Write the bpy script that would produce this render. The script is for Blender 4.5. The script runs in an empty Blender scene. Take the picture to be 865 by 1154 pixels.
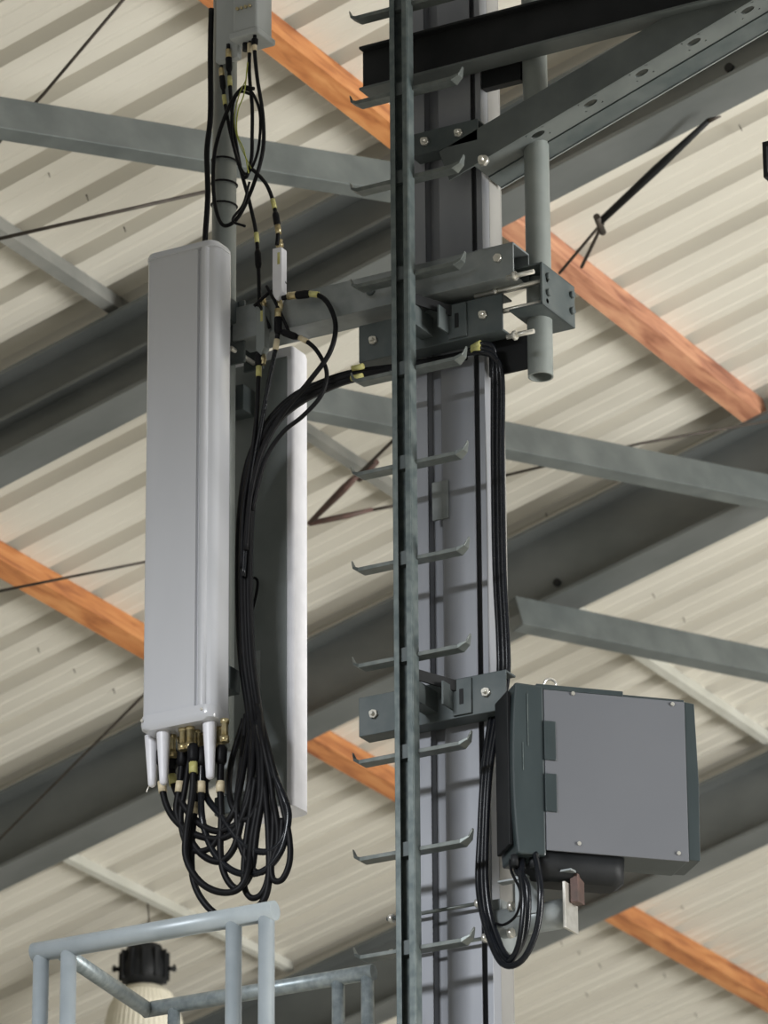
import bpy, bmesh, math, random
from mathutils import Vector, Matrix
random.seed(4)
S = bpy.context.scene
COL = S.collection
IW, IH = 865, 1154
# ------------------------------------------------------------------ camera
F_PX = 5819.4
PITCH, YAW, ROLL = math.radians(21.836), math.radians(29.126), math.radians(-0.389)
CAM = Vector((0, 0, 1.6))
_r = Vector((math.cos(YAW), math.sin(YAW), 0)); _f = Vector((-math.sin(YAW), math.cos(YAW), 0)); _z = Vector((0, 0, 1))
FW = _f * math.cos(PITCH) + _z * math.sin(PITCH)
_u = -_f * math.sin(PITCH) + _z * math.cos(PITCH)
RT = _r * math.cos(ROLL) + _u * math.sin(ROLL)
UP = _u * math.cos(ROLL) - _r * math.sin(ROLL)
cd = bpy.data.cameras.new('camera'); cam = bpy.data.objects.new('camera', cd); COL.objects.link(cam)
cam.matrix_world = Matrix(((RT.x, UP.x, -FW.x, CAM.x), (RT.y, UP.y, -FW.y, CAM.y), (RT.z, UP.z, -FW.z, CAM.z), (0, 0, 0, 1)))
cd.sensor_fit = 'HORIZONTAL'; cd.sensor_width = 36; cd.lens = F_PX / IW * 36
cd.clip_end = 300
cd.dof.use_dof = True; cd.dof.focus_distance = 14.3; cd.dof.aperture_fstop = 11
S.camera = cam
# ------------------------------------------------------------------ world, lights, exposure
wd = bpy.data.worlds.new('world'); S.world = wd; wd.use_nodes = True
bg = wd.node_tree.nodes['Background']; bg.inputs[0].default_value = (0.93, 0.97, 1.0, 1); bg.inputs[1].default_value = 0.22
def area(name, loc, target, sx, sy, power, col=(1, 1, 1)):
    l = bpy.data.lights.new(name, 'AREA'); l.shape = 'RECTANGLE'; l.size = sx; l.size_y = sy; l.energy = power; l.color = col
    o = bpy.data.objects.new(name, l); COL.objects.link(o); o.location = loc
    o.rotation_euler = (Vector(target) - Vector(loc)).to_track_quat('-Z', 'Z').to_euler()
    return o
def ray(px, py):
    return (FW * F_PX + RT * (px - IW / 2) - UP * (py - IH / 2)).normalized()
_t = 13.46 / math.hypot(*ray(499, 577)[:2]); M0 = CAM + ray(499, 577) * _t
YC = M0.y                                   # front face of the mast
area('daylight_opening_front', (M0.x - 1.0, M0.y - 13, M0.z + 2.6), M0, 4, 1.1, 1450, (0.93, 0.96, 1.0))
area('daylight_opening_side', (M0.x + 13, M0.y + 3, M0.z - 2.5), (M0.x + 4, M0.y + 13, M0.z + 1.5), 10, 3.5, 4300, (1, 0.99, 0.96))
sn = bpy.data.lights.new('sun', 'SUN'); sn.energy = 1.85; sn.angle = 0.01; sn.color = (1, 0.96, 0.88)
so = bpy.data.objects.new('sun', sn); COL.objects.link(so); so.rotation_euler = Vector((-0.45, -0.30, -1.0)).to_track_quat('-Z', 'Y').to_euler(); so.location = (0, 0, 20)
S.view_settings.view_transform = 'Standard'; S.view_settings.look = 'None'; S.view_settings.gamma = 1
S.view_settings.use_curve_mapping = False; S.view_settings.exposure = 0.0

# ------------------------------------------------------------------ points from the photograph onto real planes
def PY(px, py, dy=0.0):
    d = ray(px, py); return CAM + d * ((YC + dy - CAM.y) / d.y)
SL = math.radians(15.133); RN = Vector((-math.sin(SL), 0, math.cos(SL))); RX = Vector((math.cos(SL), 0, math.sin(SL)))
RH = 10.8977
def PR(px, py, off=0.0):                    # on the roof plane, off metres below it
    d = ray(px, py); return CAM + d * ((RH * math.cos(SL) - off) / d.dot(RN))
def roof_pt(a, y, off=0.0):                 # a metres up the slope, at depth y, off below
    return CAM + RX * a + RN * (RH * math.cos(SL) - off) + Vector((0, y, 0))
XV, YV, ZV = Vector((1, 0, 0)), Vector((0, 1, 0)), Vector((0, 0, 1))

# ------------------------------------------------------------------ materials
def nt(name):
    m = bpy.data.materials.new(name); m.use_nodes = True
    return m, m.node_tree.nodes, m.node_tree.links, m.node_tree.nodes['Principled BSDF']
def mat(name, c1, c2=None, rough=0.5, metal=0.0, scale=8.0, stretch=(1, 1, 1), detail=6, bump=0.0, rvar=0.0, spec=0.5, coat=0.0, lo=0.35, hi=0.65):
    m, N, L, b = nt(name)
    if c2 is None: c2 = tuple(x * 0.85 for x in c1)
    tc = N.new('ShaderNodeTexCoord'); mp = N.new('ShaderNodeMapping'); mp.inputs['Scale'].default_value = stretch
    L.new(tc.outputs['Object'], mp.inputs[0])
    n = N.new('ShaderNodeTexNoise'); n.inputs['Scale'].default_value = scale; n.inputs['Detail'].default_value = detail
    L.new(mp.outputs[0], n.inputs['Vector'])
    r = N.new('ShaderNodeValToRGB'); r.color_ramp.elements[0].position = lo; r.color_ramp.elements[1].position = hi
    r.color_ramp.elements[0].color = (*c1, 1); r.color_ramp.elements[1].color = (*c2, 1)
    L.new(n.outputs[0], r.inputs[0]); L.new(r.outputs[0], b.inputs['Base Color'])
    b.inputs['Roughness'].default_value = rough; b.inputs['Metallic'].default_value = metal
    b.inputs['Specular IOR Level'].default_value = spec; b.inputs['Coat Weight'].default_value = coat
    if rvar:
        mr = N.new('ShaderNodeMapRange'); mr.inputs[3].default_value = rough - rvar; mr.inputs[4].default_value = rough + rvar
        L.new(n.outputs[0], mr.inputs[0]); L.new(mr.outputs[0], b.inputs['Roughness'])
    if bump:
        bp = N.new('ShaderNodeBump'); bp.inputs['Strength'].default_value = bump; bp.inputs['Distance'].default_value = 0.002
        L.new(n.outputs[0], bp.inputs['Height']); L.new(bp.outputs[0], b.inputs['Normal'])
    return m
M = {}
M['sheet'] = mat('cream_sheet', (0.53, 0.505, 0.44), (0.61, 0.585, 0.515), 0.42, 0, 1.2, (0.4, 2, 1), rvar=0.08)
M['rafter'] = mat('weathered_steel', (0.095, 0.105, 0.103), (0.14, 0.15, 0.148), 0.45, 0.2, 3, (0.6, 1, 1))
M['brace'] = mat('galvanised_brace', (0.085, 0.097, 0.096), (0.125, 0.14, 0.136), 0.5, 0.2, 6)
M['greypurlin'] = mat('pale_purlin', (0.42, 0.42, 0.37), (0.5, 0.5, 0.45), 0.5, 0, 4)
M['galv'] = mat('galvanised', (0.19, 0.21, 0.21), (0.26, 0.28, 0.28), 0.42, 0.25, 14, rvar=0.08)
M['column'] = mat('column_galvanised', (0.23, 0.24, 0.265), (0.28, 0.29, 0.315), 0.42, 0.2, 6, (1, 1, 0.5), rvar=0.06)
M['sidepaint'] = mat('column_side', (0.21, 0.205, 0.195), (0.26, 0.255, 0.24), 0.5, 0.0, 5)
M['rail'] = mat('rail_steel', (0.085, 0.11, 0.112), (0.15, 0.175, 0.17), 0.38, 0.35, 30, rvar=0.1)
M['darkplate'] = mat('dark_galvanised', (0.062, 0.078, 0.08), (0.095, 0.11, 0.11), 0.5, 0.25, 12)
M['black'] = mat('black_steel', (0.007, 0.008, 0.009), (0.013, 0.014, 0.015), 0.55, 0.0, 10, spec=0.25)
M['rung'] = mat('rung_steel', (0.11, 0.125, 0.118), (0.17, 0.185, 0.175), 0.35, 0.5, 25)
M['bolt'] = mat('bright_zinc', (0.6, 0.58, 0.52), (0.72, 0.7, 0.64), 0.28, 0.7, 40)
M['pipe'] = mat('pipe_paint', (0.18, 0.20, 0.19), (0.225, 0.245, 0.23), 0.45, 0.1, 10)
M['radome'] = mat('radome_plastic', (0.50, 0.508, 0.535), (0.53, 0.538, 0.565), 0.2, 0, 5, (1, 1, 0.3), coat=0.5)
M['radio'] = mat('radio_paint', (0.33, 0.35, 0.35), (0.37, 0.39, 0.39), 0.4, 0, 8)
M['radback'] = mat('antenna_back', (0.17, 0.19, 0.185), (0.22, 0.24, 0.235), 0.5, 0.3, 5)
M['white'] = mat('white_plastic', (0.66, 0.66, 0.70), (0.72, 0.72, 0.76), 0.4, 0, 20)
M['brass'] = mat('brass_connector', (0.42, 0.33, 0.16), (0.55, 0.48, 0.30), 0.3, 0.8, 60)
M['cable'] = mat('black_cable', (0.004, 0.004, 0.005), (0.007, 0.007, 0.008), 0.5, 0, 30, spec=0.15)
M['cablegloss'] = mat('glossy_cable', (0.005, 0.006, 0.008), (0.008, 0.009, 0.012), 0.25, 0, 30, spec=0.3)
M['tag'] = mat('yellow_tape', (0.40, 0.37, 0.12), (0.5, 0.48, 0.2), 0.5, 0, 60)
M['beige'] = mat('beige_tape', (0.55, 0.46, 0.30), (0.6, 0.52, 0.36), 0.5, 0, 60)
M['earth'] = mat('earth_wire', (0.22, 0.27, 0.04), (0.32, 0.32, 0.05), 0.4, 0, 60)
M['cab'] = mat('cabinet_panel', (0.105, 0.110, 0.122), (0.112, 0.117, 0.129), 0.5, 0.1, 3)
M['cabframe'] = mat('cabinet_frame', (0.024, 0.034, 0.036), (0.034, 0.046, 0.048), 0.35, 0.0, 12, (1, 1, 0.3))
M['hand'] = mat('handrail_paint', (0.30, 0.34, 0.36), (0.36, 0.40, 0.42), 0.4, 0.15, 12)
M['handgalv'] = mat('handrail_zinc', (0.20, 0.235, 0.245), (0.32, 0.36, 0.37), 0.4, 0.4, 40)
M['rod'] = mat('rusty_rod', (0.035, 0.028, 0.022), (0.06, 0.048, 0.038), 0.6, 0.2, 20)
M['rust'] = mat('rusty_red_steel', (0.065, 0.042, 0.034), (0.11, 0.06, 0.05), 0.6, 0.2, 20)
M['floor'] = mat('concrete_floor', (0.42, 0.40, 0.35), (0.50, 0.48, 0.42), 0.8, 0, 0.6)
M['glass'] = mat('ribbed_reflector', (0.66, 0.62, 0.50), (0.74, 0.70, 0.58), 0.25, 0, 5)
M['label'] = mat('grey_sticker', (0.24, 0.26, 0.26), (0.28, 0.30, 0.30), 0.5, 0, 10)
def wood(name, a, b_, c):
    m, N, L, b = nt(name)
    tc = N.new('ShaderNodeTexCoord'); mp = N.new('ShaderNodeMapping'); mp.inputs['Scale'].default_value = (6, 0.8, 6)
    L.new(tc.outputs['Object'], mp.inputs[0])
    n = N.new('ShaderNodeTexNoise'); n.inputs['Scale'].default_value = 4; n.inputs['Detail'].default_value = 8; n.inputs['Distortion'].default_value = 0.6
    L.new(mp.outputs[0], n.inputs['Vector'])
    r = N.new('ShaderNodeValToRGB'); e = r.color_ramp.elements; e[0].position = 0.3; e[1].position = 0.72
    e[0].color = (*a, 1); e[1].color = (*c, 1); x = e.new(0.5); x.color = (*b_, 1)
    L.new(n.outputs[0], r.inputs[0]); L.new(r.outputs[0], b.inputs['Base Color']); b.inputs['Roughness'].default_value = 0.6
    return m
M['wood'] = wood('orange_pine', (0.24, 0.075, 0.025), (0.44, 0.17, 0.055), (0.58, 0.27, 0.10))
M['woodred'] = wood('reddish_pine', (0.20, 0.07, 0.04), (0.42, 0.19, 0.11), (0.58, 0.31, 0.18))

# ------------------------------------------------------------------ mesh builder (world coordinates)
class MB:
    def __init__(s): s.bm = bmesh.new()
    def hexa(s, c, ax, ay, az):             # centre and three half vectors
        v = [s.bm.verts.new(c + ax * i + ay * j + az * k) for i in (-1, 1) for j in (-1, 1) for k in (-1, 1)]
        for f in ((0, 1, 3, 2), (4, 6, 7, 5), (0, 4, 5, 1), (2, 3, 7, 6), (0, 2, 6, 4), (1, 5, 7, 3)):
            s.bm.faces.new([v[i] for i in f])
        return s
    def box(s, x0, x1, y0, y1, z0, z1, o=None, ax=XV, ay=YV, az=ZV):
        o = o or Vector()
        c = o + ax * (x0 + x1) / 2 + ay * (y0 + y1) / 2 + az * (z0 + z1) / 2
        return s.hexa(c, ax * (x1 - x0) / 2, ay * (y1 - y0) / 2, az * (z1 - z0) / 2)
    def prism(s, poly, o, e1, e2, d):       # polygon in e1,e2 pushed along d
        a = [s.bm.verts.new(o + e1 * p[0] + e2 * p[1]) for p in poly]; b = [s.bm.verts.new(v.co + d) for v in a]
        s.bm.faces.new(a); s.bm.faces.new(b[::-1]); n = len(a)
        for i in range(n): s.bm.faces.new((a[i], b[i], b[(i + 1) % n], a[(i + 1) % n]))
        return s
    def beam(s, p, q, poly, side):          # profile swept from p to q; e1 = side made square to the run, e2 = up
        d = (q - p); t = d.normalized(); e1 = (side - t * side.dot(t)).normalized(); e2 = e1.cross(t)
        if e2.z < 0: e2 = -e2
        return s.prism(poly, p, e1, e2, d)
    def tube(s, pts, r, n=10, cap=True):
        rs = r if isinstance(r, (list, tuple)) else [r] * len(pts)
        rings = []; up = None
        for i, p in enumerate(pts):
            t = (pts[min(i + 1, len(pts) - 1)] - pts[max(i - 1, 0)]).normalized()
            if up is None: up = t.orthogonal().normalized()
            up = (up - t * up.dot(t)).normalized(); sd = t.cross(up)
            rings.append([s.bm.verts.new(p + (up * math.cos(2 * math.pi * k / n) + sd * math.sin(2 * math.pi * k / n)) * rs[i]) for k in range(n)])
        for a, b in zip(rings, rings[1:]):
            for k in range(n): s.bm.faces.new((a[k], a[(k + 1) % n], b[(k + 1) % n], b[k])).smooth = True
        if cap: s.bm.faces.new(rings[0][::-1]); s.bm.faces.new(rings[-1])
        return s
    def ring(s, c, n_, R, r, seg=24):
        a = n_.orthogonal().normalized(); b = n_.cross(a).normalized()
        pts = [c + (a * math.cos(2 * math.pi * k / seg) + b * math.sin(2 * math.pi * k / seg)) * R for k in range(seg + 1)]
        return s.tube(pts, r, 8, False)
    def hexnut(s, p, d, r, h):
        return s.tube([p, p + d.normalized() * h], r, 6)
def obj(name, mb, m, parent=None, origin=None, bevel=0.0, label=None, smooth=False):
    bm = mb.bm
    bmesh.ops.recalc_face_normals(bm, faces=bm.faces)
    if parent is not None:
        q = parent; o = Vector()
        while q: o += q.location; q = q.parent
    elif origin is not None: o = Vector(origin)
    else:
        xs = [v.co for v in bm.verts]; o = sum(xs, Vector()) / len(xs); o.z = min(v.z for v in xs)
    for v in bm.verts: v.co -= o
    me = bpy.data.meshes.new(name); bm.to_mesh(me); bm.free(); me.materials.append(m)
    ob = bpy.data.objects.new(name, me); COL.objects.link(ob)
    if parent is not None: ob.parent = parent
    else: ob.location = o
    if smooth:
        for p in me.polygons: p.use_smooth = True
    if bevel:
        b = ob.modifiers.new('bevel', 'BEVEL'); b.width = bevel; b.segments = 2; b.limit_method = 'ANGLE'
    if label: ob['label'] = label
    return ob
def thing(name, label, cat, loc, group=None):
    o = bpy.data.objects.new(name, None); COL.objects.link(o); o.location = loc; o.empty_display_size = 0.05
    o['label'] = label; o['category'] = cat
    if group: o['group'] = group
    return o
def tag(o, label, cat, group=None):
    o['label'] = label; o['category'] = cat
    if group: o['group'] = group
    return o
def copy_part(o, parent, shift):
    c = o.copy(); COL.objects.link(c); c.parent = parent; c.location = o.location + shift
    return c
def spline(P, n=8):
    out = []
    Q = [P[0] * 2 - P[1]] + list(P) + [P[-1] * 2 - P[-2]]
    for i in range(1, len(Q) - 2):
        a, b, c, d = Q[i - 1:i + 3]
        for k in range(n):
            t = k / n
            out.append(((b * 2) + (c - a) * t + (a * 2 - b * 5 + c * 4 - d) * t * t + (b * 3 - a - c * 3 + d) * t ** 3) * 0.5)
    out.append(Q[-2]); return out
def L_poly(w, h, t): return [(0, 0), (w, 0), (w, t), (t, t), (t, h), (0, h)]
def C_poly(w, h, t): return [(0, 0), (w, 0), (w, t), (t, t), (t, h - t), (w, h - t), (w, h), (0, h)]
def I_poly(b, h, tf, tw):
    return [(-b/2, 0), (b/2, 0), (b/2, tf), (tw/2, tf), (tw/2, h-tf), (b/2, h-tf), (b/2, h), (-b/2, h), (-b/2, h-tf), (-tw/2, h-tf), (-tw/2, tf), (-b/2, tf)]
def R_poly(b, h): return [(-b/2, -h/2), (b/2, -h/2), (b/2, h/2), (-b/2, h/2)]

# ------------------------------------------------------------------ the setting
f = obj('floor', MB().box(-45, 30, -25, 60, -0.2, 0), M['floor'], origin=(0, 0, 0)); f['kind'] = 'structure'
w_ = obj('shade_blocker', MB().box(-20, 10, 3.8, 4.1, 8.52, 13.5), M['floor'], origin=(-5, 4, 8.52)); w_['kind'] = 'structure'   # unseen slab added to shade the mast top from the front light
# corrugated roof: ribs run up the slope, pitch along y
A0, A1, Y0, Y1 = -15.0, 3.0, 11.0, 30.0
PER = 0.333; PUR_H = 0.11
mb = MB(); prof = []
y = Y0; k = 0
while y < Y1:
    for dy, h in ((0.0, 0), (0.052, 0.0), (0.060, 0.004), (0.075, 0.004), (0.083, 0), (0.152, 0), (0.160, 0.004), (0.175, 0.004), (0.183, 0.0), (0.228, 0), (0.238, 0.058), (0.318, 0.058)):
        prof.append((y + dy, h))
    y += PER
def strip(pp, thick):
    rows = []
    for a in (A0, A1):
        rows.append([mb.bm.verts.new(roof_pt(a, yy, -(PUR_H + hh + thick))) for yy, hh in pp])
    for i in range(len(pp) - 1): mb.bm.faces.new((rows[0][i], rows[0][i+1], rows[1][i+1], rows[1][i]))
    return rows
ra = strip(prof, 0); rb = strip(prof, 0.003)
for i in range(len(prof) - 1):
    for e in (0, 1): mb.bm.faces.new((ra[e][i], ra[e][i+1], rb[e][i+1], rb[e][i]))
for i in (0, len(prof) - 1): mb.bm.faces.new((ra[0][i], ra[1][i], rb[1][i], rb[0][i]))
c = obj('ceiling', mb, M['sheet'], origin=roof_pt(-10, 20)); c['kind'] = 'structure'

# rafters
RY = [15.567, 18.567, 21.567]
rl = ['heavy dark steel roof rafter crossing the top behind the mast head', 'heavy dark steel roof rafter crossing mid photo behind mast and grey cabinet', 'heavy steel roof rafter lowest in the photo, behind cabinet and climbing rail foot']
for yy, lab in zip(RY, rl):
    mb = MB().beam(roof_pt(A0, yy + 0.1, 0.36), roof_pt(A1, yy + 0.1, 0.36), I_poly(0.2, 0.36, 0.016, 0.012), YV)
    t = thing('steel_rafter', lab, 'rafter', roof_pt(-10, yy + 0.1, 0.36), 'roof rafters')
    obj('beam', mb, M['rafter'], t)
    # web stiffener plate; black discs stand in for dark bolt holes near strut joints
    if yy < 16: obj('web_rib', MB().box(A0, A1, -.06, 0, 0.17, 0.185, roof_pt(0, yy + .094, .36), RX, YV, RN), M['rafter'], t)
    for hx, hy in (((822, 77),) if yy < 16 else ((628, 657),) if yy < 19 else ()):
        d_ = ray(hx, hy); q_ = d_ * ((yy + .094) / d_.y) + CAM
        obj('bolt_hole_disc', MB().tube([q_, q_ - YV * .012], .018, 12), M['black'], t)
    for a in (-13.5, -3): obj('stiffener', MB().box(-0.006, 0.006, -0.1, 0.0, 0.018, 0.342, roof_pt(a, yy + 0.092, 0.36), RX, YV, RN), M['rafter'], t)
# purlins
def purlin(a, w, h, m, name, lab, grp, ya=11.2, yb=29.8):
    mb = MB().box(-w, 0, ya, yb, PUR_H - h, PUR_H, CAM + RX * a + RN * (RH * math.cos(SL)), RX, YV, RN)
    o = obj(name, mb, m, origin=roof_pt(a, 20)); tag(o, lab, 'purlin', grp); return o
PA = [-8.848 + RH * math.sin(SL) - 1.403 * k for k in range(4)]
P_ = [11.2, 15.66, 18.66, 21.66, 29.8]
def bay(k, n=1): return dict(ya=P_[k] + .005, yb=P_[k + n] - .005)
M['oldpurlin'] = mat('grey_purlin', (0.16, 0.165, 0.155), (0.24, 0.24, 0.22), 0.55, 0, 5)
a_ = (0.09, PUR_H)
purlin(PA[0] + .045, *a_, M['wood'], 'wooden_purlin', 'orange timber purlin running down from the top edge to behind the climbing rail', 'timber purlins', **bay(0))
purlin(PA[0] + .045, *a_, M['woodred'], 'wooden_purlin', 'reddish brown timber purlin running from the hanging pipe to the right edge', 'timber purlins', **bay(1))
purlin(PA[1] + .02, .05, .07, M['oldpurlin'], 'steel_purlin', 'dark grey purlin at the upper left, left of the antenna top', 'steel purlins', **bay(0))
purlin(PA[1] + .02, .04, .06, M['oldpurlin'], 'steel_purlin', 'grey purlin seen between rear antenna and climbing rail behind the rusty stay', 'steel purlins', **bay(1))
purlin(PA[1] + .02, .04, .06, M['greypurlin'], 'steel_purlin', 'pale cream purlin running down to the right edge behind the grey cabinet', 'steel purlins', **bay(2))
purlin(PA[2] + .045, *a_, M['wood'], 'wooden_purlin', 'orange timber purlin from the left edge to behind the front antenna', 'timber purlins', **bay(1))
purlin(PA[2] + .045, *a_, M['wood'], 'wooden_purlin', 'short stretch of orange timber purlin between the rear antenna and the climbing rail', 'timber purlins', **bay(2))
purlin(PA[2] + .045, *a_, M['wood'], 'wooden_purlin', 'orange timber purlin running to the lower right corner under the cabinet', 'timber purlins', **bay(3))
purlin(PA[3] + .02, .035, .055, M['greypurlin'], 'steel_purlin', 'thin pale purlin at the lower left carrying the hanging lamp', 'steel purlins', **bay(2))

# struts under the rafters
def strut(p, q, lab, off=0.47):
    a, b = PR(*p, off), PR(*q, off)
    d = (b - a).normalized(); 
    poly = C_poly(0.07, 0.14, 0.008); poly = [(x, yv - 0.07) for x, yv in poly]
    o = obj('steel_strut', MB().beam(a, b, poly, YV), M['brace'], bevel=0.003); tag(o, lab, 'strut', 'grey roof struts')
strut((-60, 116), (470, 203), 'grey steel strut crossing the upper left, ending behind the climbing rail')
strut((285, 433), (900, 556), 'long grey steel strut passing behind the mast at mid height')
strut((585, 687), (900, 752), 'grey steel strut on the right just above the cabinet')

# thin bracing rods and wires
def rod(pts, r, m, lab, name='bracing_rod', off=0.5, grp='thin roof bracing rods', ext=None):
    P = [PR(x, y_, off) for x, y_ in pts]
    o = obj(name, MB().tube(P, r, 8), m, origin=P[0]); tag(o, lab, 'rod', grp); return o
rod([(-10, 170), (50, 105), (142, -4)], 0.006, M['rod'], 'thin dark wire crossing the top left corner', 'bracing_wire', off=0.25)
rod([(-5, 270), (236, 215)], 0.007, M['rod'], 'thin dark rod on the left under the first strut')
rod([(-5, 667), (200, 626)], 0.006, M['rod'], 'thin dark rod crossing the orange timber at the left edge')
rod([(-5, 950), (155, 790), (170, 775)], 0.006, M['rod'], 'thin wire running up to the foot of the pale antenna', 'bracing_wire')
rod([(560, 538), (720, 500), (880, 472)], 0.006, M['rod'], 'thin dark rod right of the mast under the timber end', off=0.3)
# turnbuckle stay
def stay(segs, lab, cl):
    t = thing('turnbuckle_stay', lab, 'stay', PR(*cl, 0.42), 'roof stays')
    for nm, pts, rr, m in segs:
        P = [PR(x, y_, 0.42) for x, y_ in pts]
        obj(nm, MB().tube(P, rr, 8), m, t)
stay([('turnbuckle', [(798, 136), (740, 190), (677, 249)], [0.010, 0.017, 0.014], M['black']), ('end_hook', [(798, 136), (812, 131)], [0.011, 0.003], M['rod']),
      ('wire', [(679, 250), (630, 308)], 0.006, M['rod']), ('wire', [(679, 252), (655, 301)], 0.007, M['rod']), ('clamp', [(672, 244), (679, 262)], 0.014, M['rod'])],
     'black turnbuckle stay on the pale roof right of the hanging pipe', (677, 249))
stay([('turnbuckle', [(348, 590), (386, 552), (402, 536)], [0.010, 0.017, 0.012], M['rust']), ('turnbuckle', [(348, 590), (392, 581), (420, 574)], [0.012, 0.013, 0.008], M['rust']),
      ('wire', [(400, 538), (470, 470)], 0.007, M['rod']), ('wire', [(418, 575), (460, 567)], 0.007, M['rod']), ('clamp', [(404, 540), (424, 520)], 0.014, M['rust'])],
     'rusty forked stay between the rear antenna and the climbing rail', (380, 570))
# screw tips through the sheets
sp = [(55, 196), (98, 222), (140, 258), (833, 143), (790, 118), (632, 1062), (652, 1073), (675, 1088), (716, 1110), (748, 1098), (768, 1022), (783, 1143), (43, 731), (83, 755), (128, 778), (615, 579), (735, 670), (770, 698), (640, 1028), (660, 1120)]
for i, (x, y_) in enumerate(sp):
    p = PR(x, y_, -PUR_H + 0.004)
    o = obj('roofing_screw', MB().tube([p + RN * 0.01, p - RN * (0.014 + .008 * random.random()) + XV * .006 * random.random()], [0.0028, 0.0018], 6), M['rod'], origin=p)
    tag(o, 'tiny dark screw tip poking through the corrugated roof sheet', 'screw', 'screw tips in the roof sheets')

# ------------------------------------------------------------------ high bay lamp hanging from the lowest pale purlin
lp = PR(163, 1042, 0.02)
sc = (lp - CAM).length / F_PX
def LP(dx, dy): return lp + ZV * (-(dy - 1042) * sc / math.cos(PITCH)) + _r * (dx - 158) * sc
t = thing('hanging_lamp', 'hanging industrial lamp with black housing and pale ribbed shade behind the railing', 'lamp', LP(158, 1180))
obj('hook', MB().tube(spline([LP(163, 1038), LP(160, 1046), LP(164, 1052), LP(163, 1062)]), 0.006, 8).tube([LP(160, 1005), LP(163, 1040)], 0.004, 6), M['rod'], t)
c0 = LP(158, 1090)
mb = MB(); prof = [(0.030, 0.115), (0.085, 0.112), (0.10, 0.06), (0.115, 0.0), (0.112, -0.05), (0.085, -0.085), (0.05, -0.088)]
mb.tube([c0 + ZV * h for r_, h in prof], [r_ for r_, h in prof], 24)
obj('housing', mb, M['black'], t)
for k in range(12):
    a = k * math.pi / 6; d = Vector((math.cos(a), math.sin(a), 0)); e = Vector((-d.y, d.x, 0))
    obj('cooling_fin', MB().hexa(c0 + d * 0.105 + ZV * 0.01, d * 0.018, e * 0.006, ZV * 0.07), M['black'], t)
for s_ in (-1, 1):
    obj('wing_bolt', MB().tube([c0 + _r * s_ * 0.11, c0 + _r * s_ * 0.155], 0.012, 8).tube([c0 + _r * s_ * 0.145 - ZV * .015, c0 + _r * s_ * 0.145 + ZV * .02], 0.006, 8), M['black'], t)
mb = MB(); N_ = 96; prf = [(0.06, -0.085), (0.10, -0.10), (0.135, -0.13), (0.165, -0.19), (0.185, -0.27), (0.20, -0.38), (0.20, -0.385), (0.19, -0.38), (0.175, -0.27), (0.15, -0.19), (0.12, -0.14), (0.06, -0.10)]
rings = [[mb.bm.verts.new(c0 + Vector((math.cos(2*math.pi*k/N_), math.sin(2*math.pi*k/N_), 0)) * r_ * (1 + 0.018 * (k % 2)) + ZV * h) for k in range(N_)] for r_, h in prf]
for a, b in zip(rings, rings[1:] + rings[:1]):
    for k in range(N_): mb.bm.faces.new((a[k], a[(k+1) % N_], b[(k+1) % N_], b[k]))
obj('lamp_shade', mb, M['glass'], t)

# ------------------------------------------------------------------ mast
XL = PY(452, 577, 0).x; XR = PY(548, 577, 0).x
CX = (XL + XR) / 2
ZT = PY(500, 0, 0).z + 1.2
D = 0.115
t = thing('steel_mast', 'tall galvanised box mast with a central groove, shadow bands of the rungs on it', 'mast', (CX, YC + D/2, 0))
g0, g1 = PY(483, 577, 0).x, PY(498, 577, 0).x
obj('front_plate', MB().box(XL, g0, YC, YC + 0.006, 0, ZT).box(g0 - 0.004, g0, YC, YC + 0.03, 0, ZT), M['column'], t, bevel=0.002)
gr = XR - 0.034
obj('front_plate', MB().box(g1, gr, YC, YC + 0.006, 0, ZT).box(g1, g1 + 0.004, YC, YC + 0.03, 0, ZT), M['column'], t, bevel=0.002)
obj('groove', MB().box(g0 - .01, g1 + .01, YC + 0.031, YC + 0.034, 0, ZT).box(gr - .02, XR - 0.01, YC + 0.045, YC + 0.048, 0, ZT), M['column'], t)
obj('corner_lip', MB().prism([(XR - 0.018, YC), (XR, YC), (XR, YC + 0.045), (XR - 0.005, YC + 0.045), (XR - 0.005, YC + 0.006), (XR - 0.018, YC + 0.006)], Vector((0, 0, 0)), XV, YV, ZV * ZT), M['column'], t, bevel=0.0015)
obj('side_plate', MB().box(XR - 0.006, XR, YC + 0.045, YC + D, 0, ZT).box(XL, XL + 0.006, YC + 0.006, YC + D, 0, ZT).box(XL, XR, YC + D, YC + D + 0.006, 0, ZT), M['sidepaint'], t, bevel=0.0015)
b0 = PY(496, 564, -0.005)
obj('batten_plate', MB().box(b0.x - 0.026, b0.x + 0.026, YC - 0.008, YC, b0.z - 0.058, b0.z + 0.058), M['galv'], t, bevel=0.002)
obj('base_plate', MB().box(XL - .1, XR + .1, YC - .1, YC + D + .1, 0, 0.02), M['galv'], t)

# climbing rail
RD = -0.22
rc = PY(453, 577, RD); RX0 = rc.x
t = thing('climbing_rail', 'long dark vertical climbing rail with short upturned rungs on both sides', 'rail', (RX0, YC + RD, 0))
w = 0.028
mb = MB().box(RX0 - w, RX0 + w, YC + RD + 0.030, YC + RD + 0.036, 0, ZT)
obj('rail_back', mb, M['rail'], t)
for s_ in (-1, 1):
    obj('rail_flange', MB().box(RX0 + s_ * w - .002, RX0 + s_ * w + .002, YC + RD, YC + RD + 0.034, 0, ZT).box(min(RX0 + s_ * w, RX0 + s_ * (w - .016)), max(RX0 + s_ * w, RX0 + s_ * (w - .016)), YC + RD - .003, YC + RD + .001, 0, ZT), M['rail'], t, bevel=0.001)
rz = [PY(457, y_, RD + .04).z for y_ in (8, 104, 203, 312, 419, 525, 633, 742, 851, 961, 1072, 1184)]
zref = rz[6]
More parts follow.
